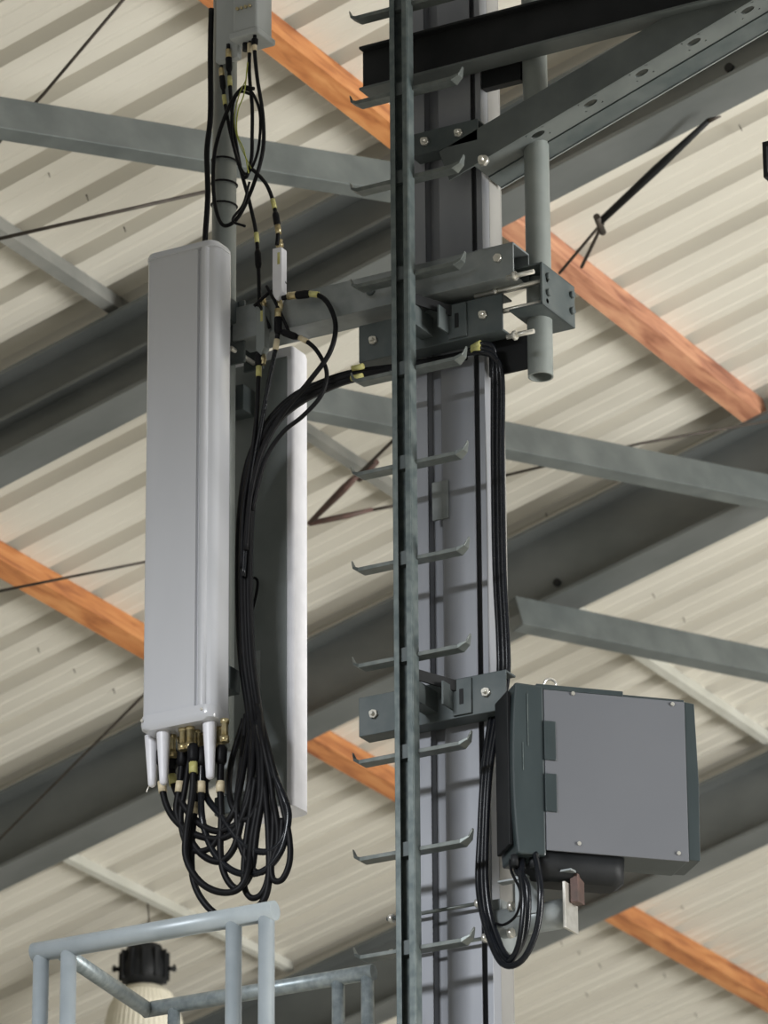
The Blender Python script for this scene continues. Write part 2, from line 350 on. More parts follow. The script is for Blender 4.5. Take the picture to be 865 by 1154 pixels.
def bent(side):
    h = 0.012; o = Vector((RX0, YC + RD + 0.045, zref)); L_ = 0.165
    pts = [(0.0, 0), (0.10, 0), (L_ - .01, 0.0), (L_ + 0.012, 0.012), (L_ + 0.020, 0.034)]
    m_ = MB(); prev = None
    for i, (x, z_) in enumerate(pts):
        hw = 0.020 if i < 3 else 0.013 if i < 4 else 0.005; th = 0.006 if i < 3 else 0.0035
        ring = [m_.bm.verts.new(o + XV * side * x + YV * (a * hw) + ZV * (z_ + b * th)) for a, b in ((-1, -1), (1, -1), (1, 1), (-1, 1))]
        if prev:
            for k in range(4): m_.bm.faces.new((prev[k], prev[(k+1) % 4], ring[(k+1) % 4], ring[k]))
        else: m_.bm.faces.new(ring)
        prev = ring
    m_.bm.faces.new(prev[::-1]); return m_
protoL = obj('rung', bent(-1), M['rung'], t, bevel=0.001); protoR = obj('rung', bent(1), M['rung'], t, bevel=0.001)
for zz in rz:
    if abs(zz - zref) < 1e-6: continue
    for p_ in (protoL, protoR): copy_part(p_, t, ZV * (zz - zref))
# clips inside the rail at each rung
for zz in rz: obj('rung_clip', MB().box(RX0 - .02, RX0 + .02, YC + RD + .01, YC + RD + .03, zz - .02, zz + .02), M['darkplate'], t)

# brackets that hold the rail
def bracket(pl, pr_, h, lab, dy=-0.065, mk='darkplate', clip=True):
    a, b = PY(*pl, dy), PY(*pr_, dy); zc = (a.z + b.z) / 2
    t = thing('rail_bracket', lab, 'bracket', ((a.x + b.x) / 2, YC + dy, zc - h/2), 'dark brackets holding the climbing rail')
    m_ = MB().prism([(0, 0), (0.06, 0), (0.06, 0.006), (0.006, 0.006), (0.006, h - .006), (0.06, h - .006), (0.06, h), (0, h)], Vector((a.x, YC + dy, zc - h/2)), YV, ZV, XV * (b.x - a.x))
    obj('channel', m_, M[mk], t, bevel=0.002)
    for x in (a.x + 0.05, b.x - 0.06):
        obj('bolt', MB().hexnut(Vector((x, YC + dy, zc)), -YV, 0.013, 0.010).tube([Vector((x, YC + dy, zc)), Vector((x, YC + dy - .022, zc))], 0.006, 8), M['bolt'], t)
    if clip:
        cx = RX0 + 0.072
        m_ = MB().box(cx, cx + 0.058, YC + dy - 0.008, YC + dy, zc - h*.45, zc + h*.45)
        m_.box(cx - .004, cx + .002, YC + RD + 0.09, YC + dy, zc - h*.3, zc + h*.3)
        ca = obj('clip_angle', m_, M['darkplate'], t, bevel=0.001)
        obj('slot', MB().box(cx + .022, cx + .034, YC + dy - .010, YC + dy - .0075, zc - .022, zc + .022), M['black'], ca)
        a3 = Vector((RX0 + .01, YC + RD + .036, zc + h*.42)); b3 = Vector((cx + .01, YC + dy - .006, zc + h*.30))
        obj('stay_bar', MB().beam(a3, b3, R_poly(.006, .032), ZV.cross(b3 - a3)), M['black'], t)
        obj('rear_spacer', MB().box(RX0 - .02, RX0 + .02, YC + RD + .036, YC + dy, zc - .03, zc + .03), M['darkplate'], t)
bracket((404, 806), (570, 779), 0.115, 'dark channel bracket behind the climbing rail beside the top of the grey cabinet')
bracket((404, 383), (566, 356), 0.115, 'dark channel bracket behind the rail just below the pale antenna arm')
bracket((462, 160), (538, 150), 0.07, 'small dark bracket on the upper mast below the heavy black channel', mk='darkplate', clip=False)

# antenna arm
AY = -0.115
e = PY(578, 291, AY); a0 = PY(262, 352, AY)
zc = e.z; t = thing('antenna_crossbar', 'horizontal galvanised square arm across the mast carrying the antenna pole', 'arm', (e.x, YC + AY + .05, zc - .05))
hh = 0.052
m_ = MB()
for zz in (zc - hh, zc + hh - .006): m_.box(a0.x, e.x, YC + AY, YC + AY + 0.1, zz, zz + .006)
for yy in (YC + AY, YC + AY + .094): m_.box(a0.x, e.x, yy, yy + .006, zc - hh, zc + hh)
obj('tube', m_, M['galv'], t, bevel=0.002)
bx = PY(561, 284, AY).x
obj('bolt', MB().hexnut(Vector((bx, YC + AY, zc + .01)), -YV, .013, .01), M['bolt'], t)
bx = PY(418, 333, AY).x
obj('bolt', MB().hexnut(Vector((bx, YC + AY, zc + .0)), -YV, .013, .01), M['darkplate'], t)

# right hand pipe and its clamps
PD = 0.02
p2 = PY(609, 425, PD); p2t = PY(609, 40, PD).z + 0.25
t = thing('support_pipe', 'grey hanging steel pipe right of the mast with an open lower end', 'pipe', p2)
m_ = MB(); n = 32; R0, R1 = 0.036, 0.031
rr = [[m_.bm.verts.new(Vector((p2.x + math.cos(2*math.pi*k/n) * r_, p2.y + math.sin(2*math.pi*k/n) * r_, z_))) for k in range(n)] for r_, z_ in ((R0, p2.z), (R0, p2t), (R1, p2t), (R1, p2.z))]
for a, b in zip(rr, rr[1:] + rr[:1]):
    for k in range(n): m_.bm.faces.new((a[k], a[(k+1) % n], b[(k+1) % n], b[k])).smooth = True
ob = obj('tube', m_, M['pipe'], t); ob.modifiers.new('es', 'EDGE_SPLIT')
def clamp(zc, lab, h=0.13, mk='darkplate'):
    x0, x1 = p2.x - 0.045, p2.x + 0.062; y0, y1 = p2.y - 0.10, p2.y + 0.10
    t = thing('pipe_clamp', lab, 'clamp', (p2.x, p2.y, zc - h/2), 'clamps on the grey pipe')
    obj('channel', MB().box(x1 - .007, x1, y0, y1, zc - h/2, zc + h/2).box(x0, x1, y0, y1, zc - h/2, zc - h/2 + .006).box(x0, x1, y0, y1, zc + h/2 - .006, zc + h/2), M[mk], t, bevel=.0015)
    for yy in (-.07, .075):
        for zz in (-.02, .03):
            obj('bolt', MB().hexnut(Vector((x1, p2.y + yy, zc + zz)), XV, .011, .01), M['darkplate'], t)
    for yy, zz in ((y0 + .03, .02), (y0 + .03, -.045)):
        obj('threaded_rod', MB().tube([Vector((XR + .0, yy, zc + zz)), Vector((x1, yy, zc + zz))], 0.008, 8).hexnut(Vector((x0 - .06, yy, zc + zz)), XV, .014, .012), M['bolt'], t)
zc1 = PY(625, 330, 0.0).z
clamp(zc1, 'dark open channel clamp gripping the grey pipe near its lower end')
m_ = MB(); bp = PY(585, 388, -0.02)
m_.box(XR + .003, p2.x - .037, YC + .02, YC + .028, bp.z - .06, bp.z + .06)
o = obj('fixing_plate', m_, M['black'], bevel=.002); tag(o, 'black plate between the mast and the lower pipe end', 'plate')
bp = PY(583, 78, 0.02)
m_ = MB().box(XR + .003, p2.x - .037, YC + .00, YC + .03, bp.z - .045, bp.z + .045)
o = obj('fixing_plate', m_, M['black'], bevel=.002); tag(o, 'black plate between mast and pipe under the heavy black channel', 'plate')
for (qx, qy) in ((585, 323), (585, 390)):
    p = PY(qx - 14, qy - 10, -0.13); q = PY(qx + 6, qy + 6, -0.05)
    q = p + XV * 0.085
    o = obj('threaded_bolt', MB().tube([p, q], .007, 8).hexnut(p + XV * .02, XV, .014, .01), M['bolt'])
    tag(o, 'short zinc threaded bolt sticking out beside the mast at the ' + ('arm end' if qy < 350 else 'lower bracket end'), 'bolt')

# heavy black channel at the top
AYB = -0.10
pA, pB = PY(404, 77, AYB), PY(404, 77, AYB) + XV * 1.6
h = 0.125; zb = pA.z - h/2
t = thing('black_channel', 'heavy black steel channel crossing in front of the mast at the top', 'channel', (pA.x + .4, YC + AYB, zb))
obj('web', MB().box(pA.x, pB.x, YC + AYB + .025, YC + AYB + .033, zb, zb + h), M['black'], t)
obj('lower_flange', MB().box(pA.x, pB.x, YC + AYB, YC + AYB + .075, zb - .008, zb), M['brace'], t, bevel=.002)
obj('upper_flange', MB().box(pA.x, pB.x, YC + AYB, YC + AYB + .075, zb + h, zb + h + .008), M['black'], t, bevel=.002)
# drilled angle brace rising to the right
dyb = -0.065
q0, q1 = PY(506, 203, dyb), PY(900, -31, dyb)
d = (q1 - q0); tn = d.normalized(); sec = YV; up = YV.cross(tn); up = up if up.z > 0 else -up
t = thing('angle_brace', 'grey drilled angle brace bolted to the mast and rising to the top right', 'brace', q0)
L_ = d.length
obj('vertical_leg', MB().hexa(q0 + d/2 + up * 0.052 + YV * .003, tn * L_/2, YV * .003, up * .052), M['brace'], t, bevel=.001)
hs = [(PY(x, y_, dyb) - q0).dot(tn) for x, y_ in ((602, 152), (661, 116), (718, 80), (777, 45), (837, 8))]; W_ = 0.085
st = (XR + .01 - q0.x) / tn.x
m_ = MB(); cur = st; T_ = .006
def slotcell(u, v, au, av, su, sv):
    n = 24; rings = []
    for zz in (0, T_):
        inn, out = [], []
        for k in range(n):
            a = 2 * math.pi * (k + .5) / n; ca_, sa_ = math.cos(a), math.sin(a); m = max(abs(ca_), abs(sa_))
            inn.append(m_.bm.verts.new(q0 + tn * (u + au * ca_) + YV * (v + av * sa_) + up * zz))
            out.append(m_.bm.verts.new(q0 + tn * (u + su * ca_ / m) + YV * (v + sv * sa_ / m) + up * zz))
        rings.append((inn, out))
    for k in range(n):
        j = (k + 1) % n
        for inn, out in rings: m_.bm.faces.new((inn[k], inn[j], out[j], out[k]))
        m_.bm.faces.new((rings[0][0][k], rings[0][0][j], rings[1][0][j], rings[1][0][k]))
for h_ in hs:
    if h_ - .03 < cur: continue
    m_.box(cur, h_ - .03, 0.006, W_, 0, T_, q0, tn, YV, up)
    slotcell(h_, .031, .022, .013, .03, .025); m_.box(h_ - .03, h_ + .03, .056, W_, 0, T_, q0, tn, YV, up); cur = h_ + .03
m_.box(cur, L_, 0.006, W_, 0, T_, q0, tn, YV, up)
obj('drilled_leg', m_, M['brace'], t)
obj('rear_leg', MB().box(st, L_, W_ + .002, W_ + .075, -.004, .002, q0, tn, YV, up), M['darkplate'], t)
obj('stiffening_lip', MB().box(st, L_, W_ + .075, W_ + .080, -.008, .02, q0, tn, YV, up), M['galv'], t)
p = PY(546, 182, dyb - .01)
obj('bolt', MB().hexnut(p, -YV, .016, .015).tube([p, p - YV * .03], .007, 8), M['bolt'], t)
# partial channel end at the right edge
p = PY(859, 180, -0.3)
o = obj('channel_end', MB().prism([(0, 0), (.05, 0), (.05, .006), (.012, .012), (.012, .09), (.05, .1), (.05, .106), (0, .106)], p - ZV * .053 - XV * .0, XV, ZV, YV * .1), M['black'], bevel=.001)
tag(o, 'end of a black channel just entering the picture at the right edge', 'channel')
# ------------------------------------------------------------------ left pole and antennas
PP = -0.055
pc = PY(253, 150, PP); ztop = PY(253, 0, PP).z + 0.3; zbot = PY(253, 880, PP).z
t = thing('antenna_pole', 'grey round pole rising behind the pale front antenna', 'pole', (pc.x, pc.y, zbot))
obj('tube', MB().tube([Vector((pc.x, pc.y, zbot)), Vector((pc.x, pc.y, ztop))], 0.036, 32), M['pipe'], t)
for yv_ in (182, 208, 232):
    zz = PY(253, yv_, PP).z
    obj('cable_tie', MB().ring(Vector((pc.x, pc.y, zz)), Vector((0.1, 0, 1)).normalized(), 0.038, 0.003), M['cable'], t)

def rounded(x0, x1, y0, y1, r, n=5):
    pts = []
    for cx, cy, a0_ in ((x1 - r, y0 + r, -90), (x1 - r, y1 - r, 0), (x0 + r, y1 - r, 90), (x0 + r, y0 + r, 180)):
        for k in range(n + 1):
            a = math.radians(a0_ + 90 * k / n); pts.append((cx + r * math.cos(a), cy + r * math.sin(a)))
    return pts
W_, D_ = 0.236, 0.105
def antenna_shape(px_r, pyt, pyb, yfront, front_cam):
    pass
# antenna one: radome towards the camera
ya = -0.27
fl = PY(160, 577, ya).x
top = PY(205, 289, ya + D_/2).z; bot = PY(205, 824, ya + D_/2).z
x0, x1 = fl, fl + W_; y0, y1 = YC + ya, YC + ya + D_
def prof1(gx=0.0):
    P = []
    # back right going counter clockwise, front is -y
    for k in range(7):
        a = math.radians(90 + 90 * k / 6); P.append((x0 + .022 + .022 * math.cos(a), y1 - .022 + .022 * math.sin(a)))
    for k in range(7):
        a = math.radians(180 + 75 * k / 6); P.append((x0 + .018 + .018 * math.cos(a), y0 + .024 + .018 * math.sin(a)))
    for k in range(1, 9):                   # gently bowed front
        u = k / 8; P.append((x0 + .018 + (x1 - .060 - x0 - .018) * u, y0 + .006 - .004 * math.sin(math.pi * u * .8)))
    P += [(x1 - .057, y0 + .012), (x1 - .052, y0 + .012)]
    for k in range(9):
        a = math.radians(180 + 180 * k / 8); P.append((x1 - .038 + .013 * math.cos(a), y0 + .010 + .011 * math.sin(a)))
    for k in range(9):
        a = math.radians(-80 + 80 * k / 8); P.append((x1 - .024 + .024 * math.cos(a), y0 + .036 + .024 * math.sin(a)))
    for k in range(7):
        a = math.radians(0 + 90 * k / 6); P.append((x1 - .022 + .022 * math.cos(a), y1 - .022 + .022 * math.sin(a)))
    return P
def scale_poly(P, s):
    cx = sum(p[0] for p in P) / len(P); cy = sum(p[1] for p in P) / len(P)
    return [(cx + (p[0] - cx) * s, cy + (p[1] - cy) * s) for p in P]
def loft(polys, zs):
    m_ = MB(); R = [[m_.bm.verts.new((p[0], p[1], z_)) for p in P] for P, z_ in zip(polys, zs)]
    for a, b in zip(R, R[1:]):
        for k in range(len(a)): m_.bm.faces.new((a[k], a[(k+1) % len(a)], b[(k+1) % len(a)], b[k])).smooth = True
    m_.bm.faces.new(R[0][::-1]); m_.bm.faces.new(R[-1]); return m_
t = thing('panel_antenna', 'large pale grey panel antenna in front, with white plugs and cables at its foot', 'antenna', ((x0+x1)/2, (y0+y1)/2, bot - .1), 'panel antennas')
P = prof1()
ob = obj('radome', loft([P, P], [bot + .03, top - .012]), M['radome'], t); ob.modifiers.new('es', 'EDGE_SPLIT').split_angle = math.radians(45)
capP = rounded(x0 - .002, x1 + .002, y0 - .003, y1 + .002, .03)
ob = obj('top_cap', loft([capP, capP, scale_poly(capP, .96)], [top - .014, top - .004, top + .004]), M['radome'], t); ob.modifiers.new('es', 'EDGE_SPLIT').split_angle = math.radians(40)
ob = obj('bottom_cap', loft([scale_poly(capP, .90), scale_poly(capP, 1.01), scale_poly(capP, 1.035), scale_poly(capP, 1.01)], [bot, bot + .008, bot + .022, bot + .045]), M['radome'], t); ob.modifiers.new('es', 'EDGE_SPLIT').split_angle = math.radians(40)
for xx in (x0 + .012, x1 - .03):
    obj('screw', MB().tube([Vector((xx, y0 + .0, bot + .03)), Vector((xx, y0 - .009, bot + .03))], .004, 8), M['bolt'], t)
# mounting bracket to the pole
for zz in (top - .2, bot + .13): obj('mount_bracket', MB().box(x1 - .09, x1 - .02, y1, pc.y - .03, zz, zz + .07), M['darkplate'], t, bevel=.002)
# white tapered plugs under the antenna: (px, py_top, px_bottom, py_bottom)
for xa, ya1, xb, yb1, dy in ((171, 826, 174, 884, -.195), (184, 814, 185, 882, -.235), (236, 815, 235, 876, -.235)):
    a = PY(xa, ya1, dy); z0_ = bot + .012; a = Vector((a.x, a.y, z0_)); b = PY(xb, yb1, dy); b = Vector((a.x + .003, a.y, b.z))
    n_ = 8; pts = []; rs = []
    for k in range(n_ + 1):
        u = k / n_; pts.append(a.lerp(b, u)); rs.append(.0205 - .009 * u)
    pts += [b - ZV * .004, b - ZV * .007]; rs += [.008, .004]
    obj('plug', MB().tube(pts, rs, 18), M['white'], t, label='white tapered weather plug')
# brass connectors with their black boots
conn = [(194, 838, -.20), (204, 842, -.17), (214, 834, -.235), (221, 838, -.20), (228, 846, -.17), (253, 832, -.235), (206, 832, -.235), (248, 842, -.19)]
for x, y_, dy in conn:
    a = PY(x, y_, dy); zt = bot + .003
    m_ = MB().tube([Vector((a.x, a.y, zt)), Vector((a.x, a.y, zt - .012)), Vector((a.x, a.y, zt - .012)), Vector((a.x, a.y, zt - .05))], [.013, .013, .010, .010], 12).hexnut(Vector((a.x, a.y, zt - .05)), -ZV, .0135, .018)
    obj('connector', m_, M['brass'], t)
obj('drain_hook', MB().tube(spline([PY(174, 884, -.17), PY(168, 886, -.17), PY(165, 893, -.17)]), .002, 6), M['bolt'], t)

# antenna two: back towards the camera
yb_ = 0.045
xr2 = PY(342, 660, yb_ + .06).x
X1 = xr2; X0 = X1 - W_; Yb0 = YC + yb_; Yb1 = Yb0 + .105
top2 = PY(315, 398, yb_ + .03).z; bot2 = PY(325, 915, yb_ + .05).z
t = thing('panel_antenna', 'rear panel antenna with dark grey back and bright rounded white right edge', 'antenna', ((X0+X1)/2, (Yb0+Yb1)/2, bot2), 'panel antennas')
sh = []
for k in range(7):
    a = math.radians(-90 + 90 * k / 6); sh.append((X1 - .012 + .012 * math.cos(a), Yb0 + .012 + .012 * math.sin(a)))
for k in range(7):
    a = math.radians(0 + 90 * k / 6); sh.append((X1 - .035 + .035 * math.cos(a), Yb1 - .035 + .035 * math.sin(a)))
for k in range(7):
    a = math.radians(90 + 90 * k / 6); sh.append((X0 + .035 + .035 * math.cos(a), Yb1 - .035 + .035 * math.sin(a)))
for k in range(7):
    a = math.radians(180 + 90 * k / 6); sh.append((X0 + .012 + .012 * math.cos(a), Yb0 + .012 + .012 * math.sin(a)))
ob = obj('radome', loft([sh, sh, scale_poly(sh, .97)], [bot2, top2 - .01, top2]), M['white'], t); ob.modifiers.new('es', 'EDGE_SPLIT').split_angle = math.radians(40)
obj('back_panel', MB().box(X0 + .016, X1 - .020, Yb0 - .003, Yb0 + .004, bot2 + .004, top2 - .03), M['radback'], t, bevel=.002)
lb = PY(288, 758, yb_ - .004)
obj('sticker', MB().box(lb.x - .018, lb.x + .016, Yb0 - .0045, Yb0 - .003, lb.z - .09, lb.z + .065), M['label'], t)
hk = [PY(x, y_, yb_ - .02) for x, y_ in ((280, 668), (284, 652), (290, 655), (288, 672), (281, 700))]
obj('hanging_handle', MB().tube(spline(hk), .004, 8), M['cable'], t)
for zz in (top2 - .2, bot2 + .12): obj('mount_bracket', MB().box(pc.x - .04, pc.x + .05, pc.y + .03, Yb0, zz, zz + .08), M['darkplate'], t, bevel=.002)
# clamp pair that ties the arm to the pole
t = thing('pole_clamp', 'dark clamp joining the arm to the pole behind the antennas', 'clamp', (pc.x, pc.y, zc - .1))
zc_ = a0.z
obj('jaw', MB().box(pc.x + .02, pc.x + .10, pc.y - .05, pc.y - .04, zc - .12, zc + .075), M['darkplate'], t, bevel=.002)
obj('jaw', MB().box(pc.x + .035, pc.x + .10, pc.y + .055, pc.y + .065, zc - .10, zc + .075), M['darkplate'], t, bevel=.002)
for zz in (-.08, .06):
    obj('threaded_rod', MB().tube([Vector((pc.x + .07, pc.y - .075, zc + zz)), Vector((pc.x + .07, pc.y + .09, zc + zz))], .007, 8), M['bolt'], t)

# radio unit at the top
ra = PY(284, 25, -.10)
t = thing('radio_unit', 'pale grey radio unit fixed to the pole at the very top left', 'radio', (ra.x, ra.y, PY(284, 48, -.10).z))
zb_ = PY(284, 40, -.12).z; zt_ = zb_ + .35
lx = PY(270, 20, -.12).x; rx = PY(297, 20, -.12).x
obj('body', MB().box(lx, rx, YC - .16, YC - .07, zb_, zt_), M['radio'], t, bevel=.006)
fl_ = PY(244, 20, -.12).x
obj('mounting_plate', MB().box(fl_, lx - .004, YC - .125, YC - .10, zb_ - .06, zt_), M['radio'], t, bevel=.003)
obj('foot_rim', MB().box(lx - .01, rx + .006, YC - .165, YC - .06, zb_ - .02, zb_), M['radio'], t, bevel=.004)
gx = lx + .018
for k in range(4):
    obj('port', MB().tube([Vector((gx + k * .014, YC - .161, zb_ + .075)), Vector((gx + k * .014, YC - .167, zb_ + .075))], .005, 10), M['brass'], t)
for dx in (.02, .04):
    obj('gland', MB().tube([Vector((lx + dx, YC - .12, zb_ - .02)), Vector((lx + dx, YC - .12, zb_ - .045))], .009, 10), M['black'], t)

# ------------------------------------------------------------------ cables
def cable(pts, dy, r, lab, tags=(), boots=(), group='black feeder cables', m='cable', name='black_cable', n=8):
    P = [PY(p[0], p[1], p[2] if len(p) > 2 else dy) for p in pts]
    Q = spline(P, n)
    if not tags and not boots:
        o = obj(name, MB().tube(Q, r, 8), M[m], origin=P[0]); return tag(o, lab, 'cable', group)
    t = thing(name, lab, 'cable', P[0], group)
    sh_ = obj('sheath', MB().tube(Q, r, 8), M[m], t)
    def along(yv):                          # nearest sample to a pixel
        a = PY(yv[0], yv[1], dy); i = min(range(1, len(Q) - 1), key=lambda i: (Q[i] - a).length); return Q[i], (Q[i+1] - Q[i-1]).normalized()
    for g in tags:
        c_, d_ = along(g); ln = .016
        obj('marker_band', MB().tube([c_ - d_ * ln, c_ + d_ * ln], r * 1.25, 10), M[g[2] if len(g) > 2 else 'tag'], sh_, label='yellowish marker band')
    for g in boots:
        c_, d_ = along(g); ln = g[2]
        cb = obj('connector_boot', MB().tube([c_ - d_ * ln, c_ - d_ * ln * .6, c_ + d_ * ln * .6, c_ + d_ * ln], [r * 1.1, r * 1.7, r * 1.7, r * 1.2], 12), M['cable'], t)
        if len(g) > 3:
            c2 = c_ - d_ * ln * g[3]; obj('coupling', MB().tube([c2 - d_ * .014, c2 + d_ * .014], r * 1.5, 12), M['brass'], cb, label='brass coupling')
    return t
R_ = 0.0100
B = lambda *k: [k]
# feeder cables: foot of the front antenna, loop, up the bundle, along to the rail
def bundle(dx, dd):
    dx = dx * 0.68 + 1.5
    return [(284 + dx, 800, -.13 + dd), (276 + dx, 740, -.12 + dd), (273 + dx, 660, -.12 + dd), (275 + dx, 580, -.12 + dd), (284 + dx * .9, 520, -.12 + dd), (304 + dx * .8, 478, -.12 + dd),
            (332 + dx * .6, 450 + dx * .5, -.11 + dd), (366 + dx * .3, 433 + dx * .6, -.10 + dd), (396, 423 + dx * .6, -.09 + dd), (440, 416 + dx * .4, -.05), (480, 409 + dx * .3, -.035), (525, 400 + dx * .25, -.035)]
def c5(*pp, d=-.2):
    out = []
    for p in pp: out.append((140 + p[0] / 3.93, 780 + p[1] / 3.93, (p[2] if len(p) > 2 else d)))
    return out
feed = [
 (c5((168, 260, -.20), (168, 420, -.20), (200, 530), (262, 600), (340, 640), (430, 648), (500, 600), (545, 480), (560, 300, -.16)), -9, .01, 'black feeder cable leaving the leftmost connector in a shallow loop', (170, 425)),
 (c5((216, 250, -.18), (215, 390, -.18), (250, 480), (300, 552), (370, 605), (440, 612), (520, 560), (560, 420), (570, 250, -.16)), -6, .025, 'black feeder cable with yellow band in the second connector from the left', (216, 370)),
 (c5((262, 260, -.2), (245, 420, -.2), (232, 540), (290, 650), (350, 725), (425, 750), (485, 690), (520, 560), (560, 380), (575, 200, -.16)), -3, -.005, 'black feeder cable swinging wide left then right below the front antenna', (247, 415)),
 (c5((305, 240, -.24), (303, 430, -.24), (275, 620, -.23), (275, 740, -.23), (335, 840, -.23), (420, 885, -.23), (500, 875, -.23), (545, 800, -.22), (565, 640), (600, 420), (590, 200, -.17)), 0, .012, 'black feeder cable with a bright green-yellow band and deep round loop', (305, 360)),
 (c5((330, 260, -.2), (318, 450, -.2), (300, 640), (300, 800), (335, 905), (410, 985, -.19), (510, 1010, -.18), (600, 945), (638, 850), (640, 650), (625, 450), (600, 220, -.17)), 3, 0.0, 'longest black feeder loop, dipping behind the top handrail', (318, 500)),
 (c5((345, 260, -.22), (340, 420, -.22), (345, 560), (385, 690), (455, 775), (530, 805), (620, 790), (690, 710), (722, 600), (720, 500), (650, 330), (600, 170, -.17)), 6, .02, 'black feeder cable whose big loop reaches the rear antenna edge', (341, 420)),
 (c5((430, 250, -.2), (425, 420, -.2), (430, 560), (425, 700), (445, 810), (500, 870, -.19), (560, 800), (585, 620), (615, 420), (605, 180, -.17)), 8, 0, 'black feeder cable dropping straight from the rightmost connector', (424, 425)),
 (c5((370, 300, -.19), (360, 450, -.19), (430, 550), (510, 660), (590, 705), (665, 695), (715, 620), (722, 520), (680, 400), (615, 200, -.17)), 10, .03, 'black feeder cable crossing diagonally through the middle of the loops', None),
]
for pts, dx, dd, lab, tg in feed:
    full = pts + bundle(dx, dd)
    tgs = []
    if tg: q = c5((tg[0], tg[1])); tgs = [(q[0][0], q[0][1], 'tag' if 'green' in lab or 'second' in lab else 'beige')]
    q = c5((pts and ((pts[0][0] - 140) * 3.93), (pts[0][1] - 780) * 3.93 + 40))
    cable(full, -.2, R_, lab, tags=tgs, boots=[(q[0][0], q[0][1], .028)], n=6, m='cablegloss' if dx in (6, 10) else 'cable')
cable(c5((600, 80, -.15), (610, 200), (650, 400), (660, 600), (640, 800), (610, 890), (560, 910), (530, 850), (535, 700), (560, 520), (580, 380)), -.17, R_ * .9, 'slim black cable loop hanging in the centre right of the tangle')
cable(c5((590, 60, -.15), (640, 260), (700, 500), (730, 640), (732, 750), (700, 828), (660, 830), (652, 760), (690, 660), (700, 560)), -.16, R_ * .9, 'slim black cable loop furthest right beside the rear antenna foot')
cable(c5((300, 220, -.19), (270, 420), (250, 540), (262, 640), (300, 700), (380, 690), (440, 600), (500, 480), (560, 150, -.13)), -.19, R_ * .9, 'slim black cable loop tight under the middle connectors')
cable(c5((540, 100, -.12), (520, 300, -.15), (500, 480), (505, 640), (540, 740), (590, 800), (650, 760), (680, 640), (660, 480), (590, 150, -.13)), -.18, R_ * .9, 'slim black cable loop filling the right middle of the tangle')
cable(c5((530, 120, -.12), (470, 330, -.14), (470, 480), (520, 560), (570, 540), (600, 420), (570, 120, -.13)), -.16, R_ * .9, 'shortest black cable loop high in the tangle beside the junction block')
# block of clamps behind the loops
bk = PY(266, 872, -.09)
t = thing('junction_block', 'small grey junction block half hidden behind the cable tangle', 'block', (bk.x, bk.y, bk.z - .08))
obj('body', MB().box(bk.x - .035, bk.x + .035, YC - .10, YC - .06, bk.z - .06, bk.z + .07), M['label'], t, bevel=.004)
obj('jaw', MB().box(bk.x - .06, bk.x + .03, YC - .11, YC - .07, bk.z - .12, bk.z - .065), M['darkplate'], t, bevel=.004)
# mast side cables
def mastc(o, lab, end, tg):
    pts = [(525, 398, -.04), (543, 392 + o, -.05), (556, 398 + o, -.03), (560 + o, 425, -.01), (560 + o, 520, 0.0), (562 + o, 640, 0.0), (566 + o, 720, 0.0), (566 + o, 765, 0.0), (557 + o, 810, -.02), (548 + o * .8, 870, -.04), (544 + o * .8, 940, -.05), (543 + o, 1000, -.06)] + end
    cable(pts, -.04, .0092, lab, tags=[(540, 391 + o)] if tg else (), n=6, group='black cables on the mast side', m='cablegloss')
mastc(-4, 'black mast cable nearest the front face, looping lowest under the cabinet', [(549, 1050, -.08), (566, 1086, -.1), (588, 1082, -.12), (604, 1050, -.13), (609, 1010, -.14), (606, 980, -.13), (603, 962, -.11)], True)
mastc(1, 'middle black mast cable ending under the cabinet left corner', [(552, 1052, -.07), (570, 1084, -.09), (584, 1066, -.12), (590, 1020, -.13), (587, 985, -.12), (588, 962, -.10)], True)
mastc(5, 'black mast cable nearest the side face, turning up first under the cabinet', [(556, 1045, -.06), (574, 1080, -.08), (592, 1050, -.11), (594, 1000, -.12), (582, 980, -.11), (580, 962, -.09)], False)
cable([(556, 1040, -.05), (568, 1042, -.08), (582, 1030, -.12), (586, 1005, -.13), (576, 982, -.11), (575, 962, -.09)], -.1, .004, 'thin dark wire looping from the mount pipe to the cabinet', group='black cables on the mast side')
# short visible tail of marker bands where cables pass the rail
for (x, y_) in ((403, 414), (402, 425)):
    a = PY(x, y_, -.10); o = obj('marker_tape', MB().tube([a - XV * .018, a + XV * .018], .0085, 10), M['tag']); tag(o, 'yellow marker tape on the bundle left of the rail, ' + ('upper band' if y_ < 420 else 'lower band'), 'tape')

# upper jumper cables
UD = -.12
cable([(238, 10), (237, 60), (237, 130), (233, 170), (234, 220), (231, 270), (231, 300)], UD, .0085, 'thick black cable hanging straight down left of the pole', group='jumper cables around the pole')
cable([(257, 50), (258, 75), (260, 110), (264, 150), (271, 190), (281, 228), (289, 268), (292, 330), (291, 345)], UD - .01, .006, 'black jumper cable from radio unit to the dark inline filter', tags=[(258, 92), (289, 268)], boots=[(258, 70, .026, 1.2), (291, 292, .03)], group='jumper cables around the pole')
cable([(249, 74), (251, 95), (254, 120), (262, 160), (275, 200), (283, 180), (284, 150), (284, 120), (281, 85), (281, 50)], UD - .02, .0055, 'black jumper cable with two connectors coiled beside the pole', tags=[(253, 114), (281, 55, 'beige')], boots=[(251, 92, .026, 1.2)], group='jumper cables around the pole')
cable([(287, 40), (287, 60), (290, 90), (296, 130), (296, 170), (284, 212), (268, 245), (252, 254), (243, 235), (240, 200), (243, 165), (256, 125), (272, 100), (286, 100)], UD - .03, .006, 'black jumper cable making the big oval coil across the pole', tags=[(287, 52, 'beige')], boots=[(287, 46, .012)], group='jumper cables around the pole')
